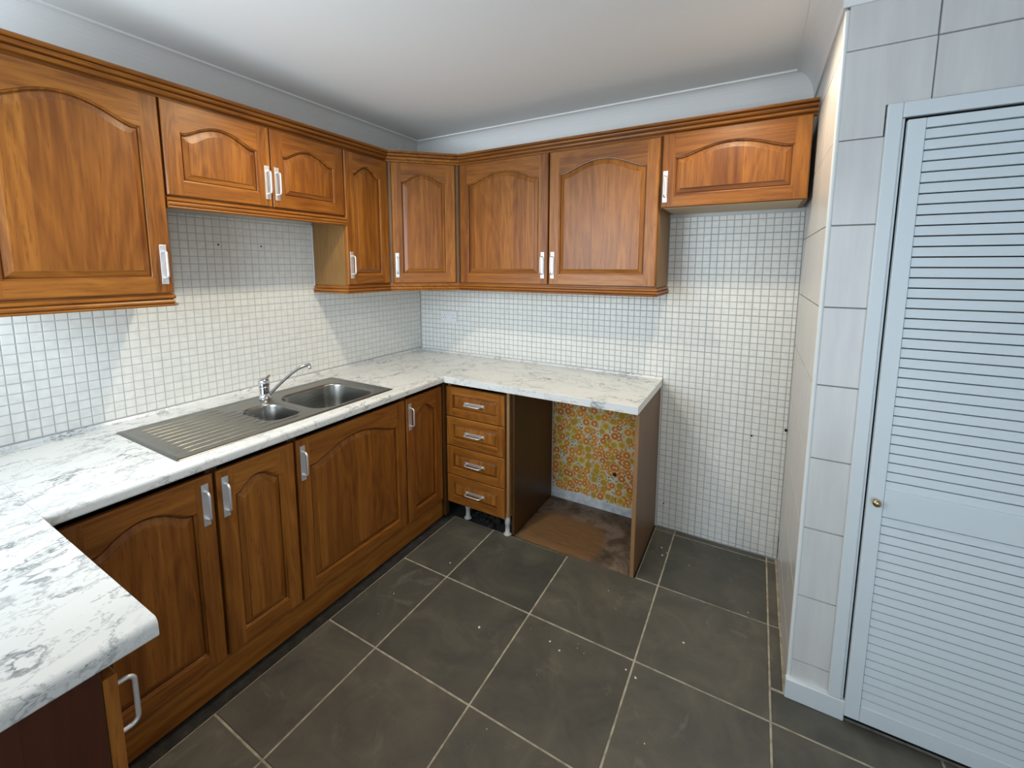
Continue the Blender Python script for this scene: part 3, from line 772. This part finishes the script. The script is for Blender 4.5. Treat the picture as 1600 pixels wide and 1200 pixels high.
sweep([(0.001, HC), (.010, HC), (.009, HC+.005), (.004, HC+.011), (.001, HC+.012)], [(XL+.001, 0), (XE, 0)]).obj('joint_trim', 'marblex', wk)
sweep([(0.001, HC), (.010, HC), (.009, HC+.005), (.004, HC+.011), (.001, HC+.012)], [(.012, 0), (XL, 0)]).obj('joint_trim', 'marblex', wto)
pn = MB()
prism(roll(XP, .0015), 'y', -2.942, YP, pn)
tag(pn.obj('worktop', 'marbley'), 'white marble-effect peninsula worktop with rounded end, lower left corner', 'worktop')

# ------------------------------------------------------------------ peninsula cabinet
pc = thing('peninsula_cabinet', 'dark oak cabinet under the peninsula worktop, seen end on with door handle', 'cabinet', (1.332, -2.357, 0), PI, None)
carcass(pc, .60, .560, .12, ZB1, ('dpanel', 'chip'), top=False)
door(pc, -.001, .132, .497, .712, .030, .618, .055)
MB().box((-.0015, .003, .0), (-.0002, .560, ZB1)).obj('end_board', 'redpanel', pc)
MB().box((-.0040, .098, .0), (-.0016, .560, ZB1)).obj('end_board', 'redpanel', pc)
tag(MB().box((.735, -2.42, .001), (1.330, -2.400, .118), bev=.001).obj('plinth', 'oakx'), 'short plinth board under the peninsula cabinet', 'plinth')

# ------------------------------------------------------------------ sink
sk = thing('sink', 'stainless steel one and a half bowl sink with ribbed drainer on the left', 'sink', (.134, -1.943, HC))
SX, SY = .496, .996
def rrect(cx, cy, hx, hy, r, z, n=8):
    pts = []
    for (sx, sy, a0) in ((1, 1, 0), (-1, 1, PI/2), (-1, -1, PI), (1, -1, 1.5*PI)):
        for k in range(n+1):
            a = a0+k/n*PI/2; pts.append((cx+sx*(hx-r)+r*math.cos(a), cy+sy*(hy-r)+r*math.sin(a), z))
    return pts
bowls = [(.282, .757, .180, .182, .085), (.284, .458, .132, .086, .060)]
bm = bmesh.new()
def ring_verts(pts): return [bm.verts.new(p) for p in pts]
def ring_edges(vs): return [bm.edges.new((vs[i], vs[(i+1) % len(vs)])) for i in range(len(vs))]
def bridge(a, b): 
    for i in range(len(a)):
        j = (i+1) % len(a); f = bm.faces.new((a[i], a[j], b[j], b[i])); f.smooth = True
ZD = .0016
o0 = ring_verts(rrect(SX/2, SY/2, SX/2, SY/2, .006, .0002)); o1 = ring_verts(rrect(SX/2, SY/2, SX/2-.0015, SY/2-.0015, .006, .0030))
o2 = ring_verts(rrect(SX/2, SY/2, SX/2-.020, SY/2-.020, .018, .0034)); o3 = ring_verts(rrect(SX/2, SY/2, SX/2-.026, SY/2-.026, .018, ZD))
bridge(o0, o1); bridge(o1, o2); bridge(o2, o3)
ed = [bm.edges.get((o3[i], o3[(i+1) % len(o3)])) for i in range(len(o3))]; inner = []
for cx, cy, hx, hy, r in bowls:
    v = ring_verts(rrect(cx, cy, hx, hy, r, ZD, 10)); ed += ring_edges(v); inner.append(v)
bmesh.ops.triangle_fill(bm, use_beauty=True, use_dissolve=False, edges=ed, normal=(0, 0, 1))
deck_me = bpy.data.meshes.new('deck'); 
bmesh.ops.recalc_face_normals(bm, faces=bm.faces[:]); bm.to_mesh(deck_me); bm.free()
deck_me.materials.append(M_['steel']); link('deck', deck_me, sk)
for (cx, cy, hx, hy, r), dp in zip(bowls, (.150, .110)):
    bm = bmesh.new(); prev = None
    for ins, z, rr in ((0, ZD, r), (.003, ZD-.001, r), (.006, -.004, r-.002), (.008, -.012, r-.003), (.014, -dp*.55, r-.006), (.018, -dp+.030, r-.008), (.023, -dp+.014, r-.012), (.033, -dp+.004, r-.020), (.046, -dp, r-.030)):
        cur = ring_verts(rrect(cx, cy, hx-ins, hy-ins, max(rr, .012), z, 10))
        if prev: bridge(prev, cur)
        prev = cur
    f = bm.faces.new(prev); me = bpy.data.meshes.new('bowl'); bmesh.ops.recalc_face_normals(bm, faces=bm.faces[:])
    bmesh.ops.reverse_faces(bm, faces=bm.faces[:]) if f.normal.z < 0 else None
    bm.to_mesh(me); bm.free(); me.materials.append(M_['steel']); b = link('bowl', me, sk)
    MB().lathe([(.030, 0), (.030, .002), (.024, .003), (.022, .001), (.004, .001)], 20).obj('waste', 'chrome', b, (cx, cy, -dp))
rib = MB(); Lr = .335; nseg = 8
def rib_mesh(L):
    mb = MB(); vs = []; nn = 8; k = 0
    secs = [(0, .15), (.010, .8), (.022, 1), (L-.03, 1), (L-.012, .7), (L, .1)]
    for y, s in secs:
        for j in range(nn+1):
            a = PI*j/nn; vs.append((.0052*math.cos(a)*(.5+.5*s), y, .0032*s*math.sin(a)))
    fs = [(i*(nn+1)+j, i*(nn+1)+j+1, (i+1)*(nn+1)+j+1, (i+1)*(nn+1)+j) for i in range(len(secs)-1) for j in range(nn)]
    mb.add(vs, fs, 0, True); return mb
for k in range(10):
    x = .060+k*.0418; L = .335 if .13 < x < .43 else (.44 if x > .43 else .30)
    rib_mesh(L).obj('drainer_rib', 'steel', sk, (x, .052, ZD-.0004))

# tap
tp = thing('mixer_tap', 'chrome single lever mixer tap with long raised spout behind the small bowl', 'tap', (.203, -1.388, HC+.002))
MB().lathe([(.027, 0), (.027, .004), (.0235, .006), (.0225, .030), (.0232, .052), (.0245, .056), (.0245, .059), (.0235, .061)], 24).obj('body', 'chrome', tp)
MB().lathe([(.0235, .0615), (.0250, .064), (.0255, .082), (.0235, .094), (.017, .101), (.006, .104)], 24).obj('lever_cap', 'chrome', tp)
MB().tube([(-.004, .012, .094), (-.008, .026, .102), (-.010, .036, .109)], [.009, .0075, .005], 10).obj('lever', 'chrome', tp)
sp = MB(); sdir = Vector((.060, .215, 0)); pts = []
for t, z in ((.08, .016), (.15, .028), (.30, .056), (.45, .083), (.58, .104), (.70, .120), (.80, .129), (.90, .134), (1.0, .135)): pts.append((sdir.x*t, sdir.y*t, z))
sp.tube(pts, [.0085, .008, .0075, .0075, .0075, .0075, .0078, .0085, .009], 12).obj('spout', 'chrome', tp)
MB().lathe([(.0088, 0), (.0095, .003), (.0095, .016), (.007, .019)], 14).obj('aerator', 'chrome', tp, (sdir.x*.985, sdir.y*.985, .113))

# ------------------------------------------------------------------ socket
so = thing('wall_socket', 'white double wall socket on the mosaic tiles in the back corner', 'socket', (.283, -.0005, 1.187))
MB().box((-.073, -.009, -.043), (.073, 0, .043), bev=.003).obj('faceplate', 'socket', so)
for s in (-1, 1):
    MB().box((s*.016-.006, -.0125, .012), (s*.016+.006, -.0088, .030), bev=.001).obj('switch', 'socket', so)
    for dx, dz, wv, hv in ((0, .012, .004, .008), (-.011, -.010, .007, .004), (.011, -.010, .007, .004)):
        MB().box((s*.040+dx-wv/2, -.0093, dz-hv/2), (s*.040+dx+wv/2, -.0085, dz+hv/2)).obj('pin_hole', 'hole', so)
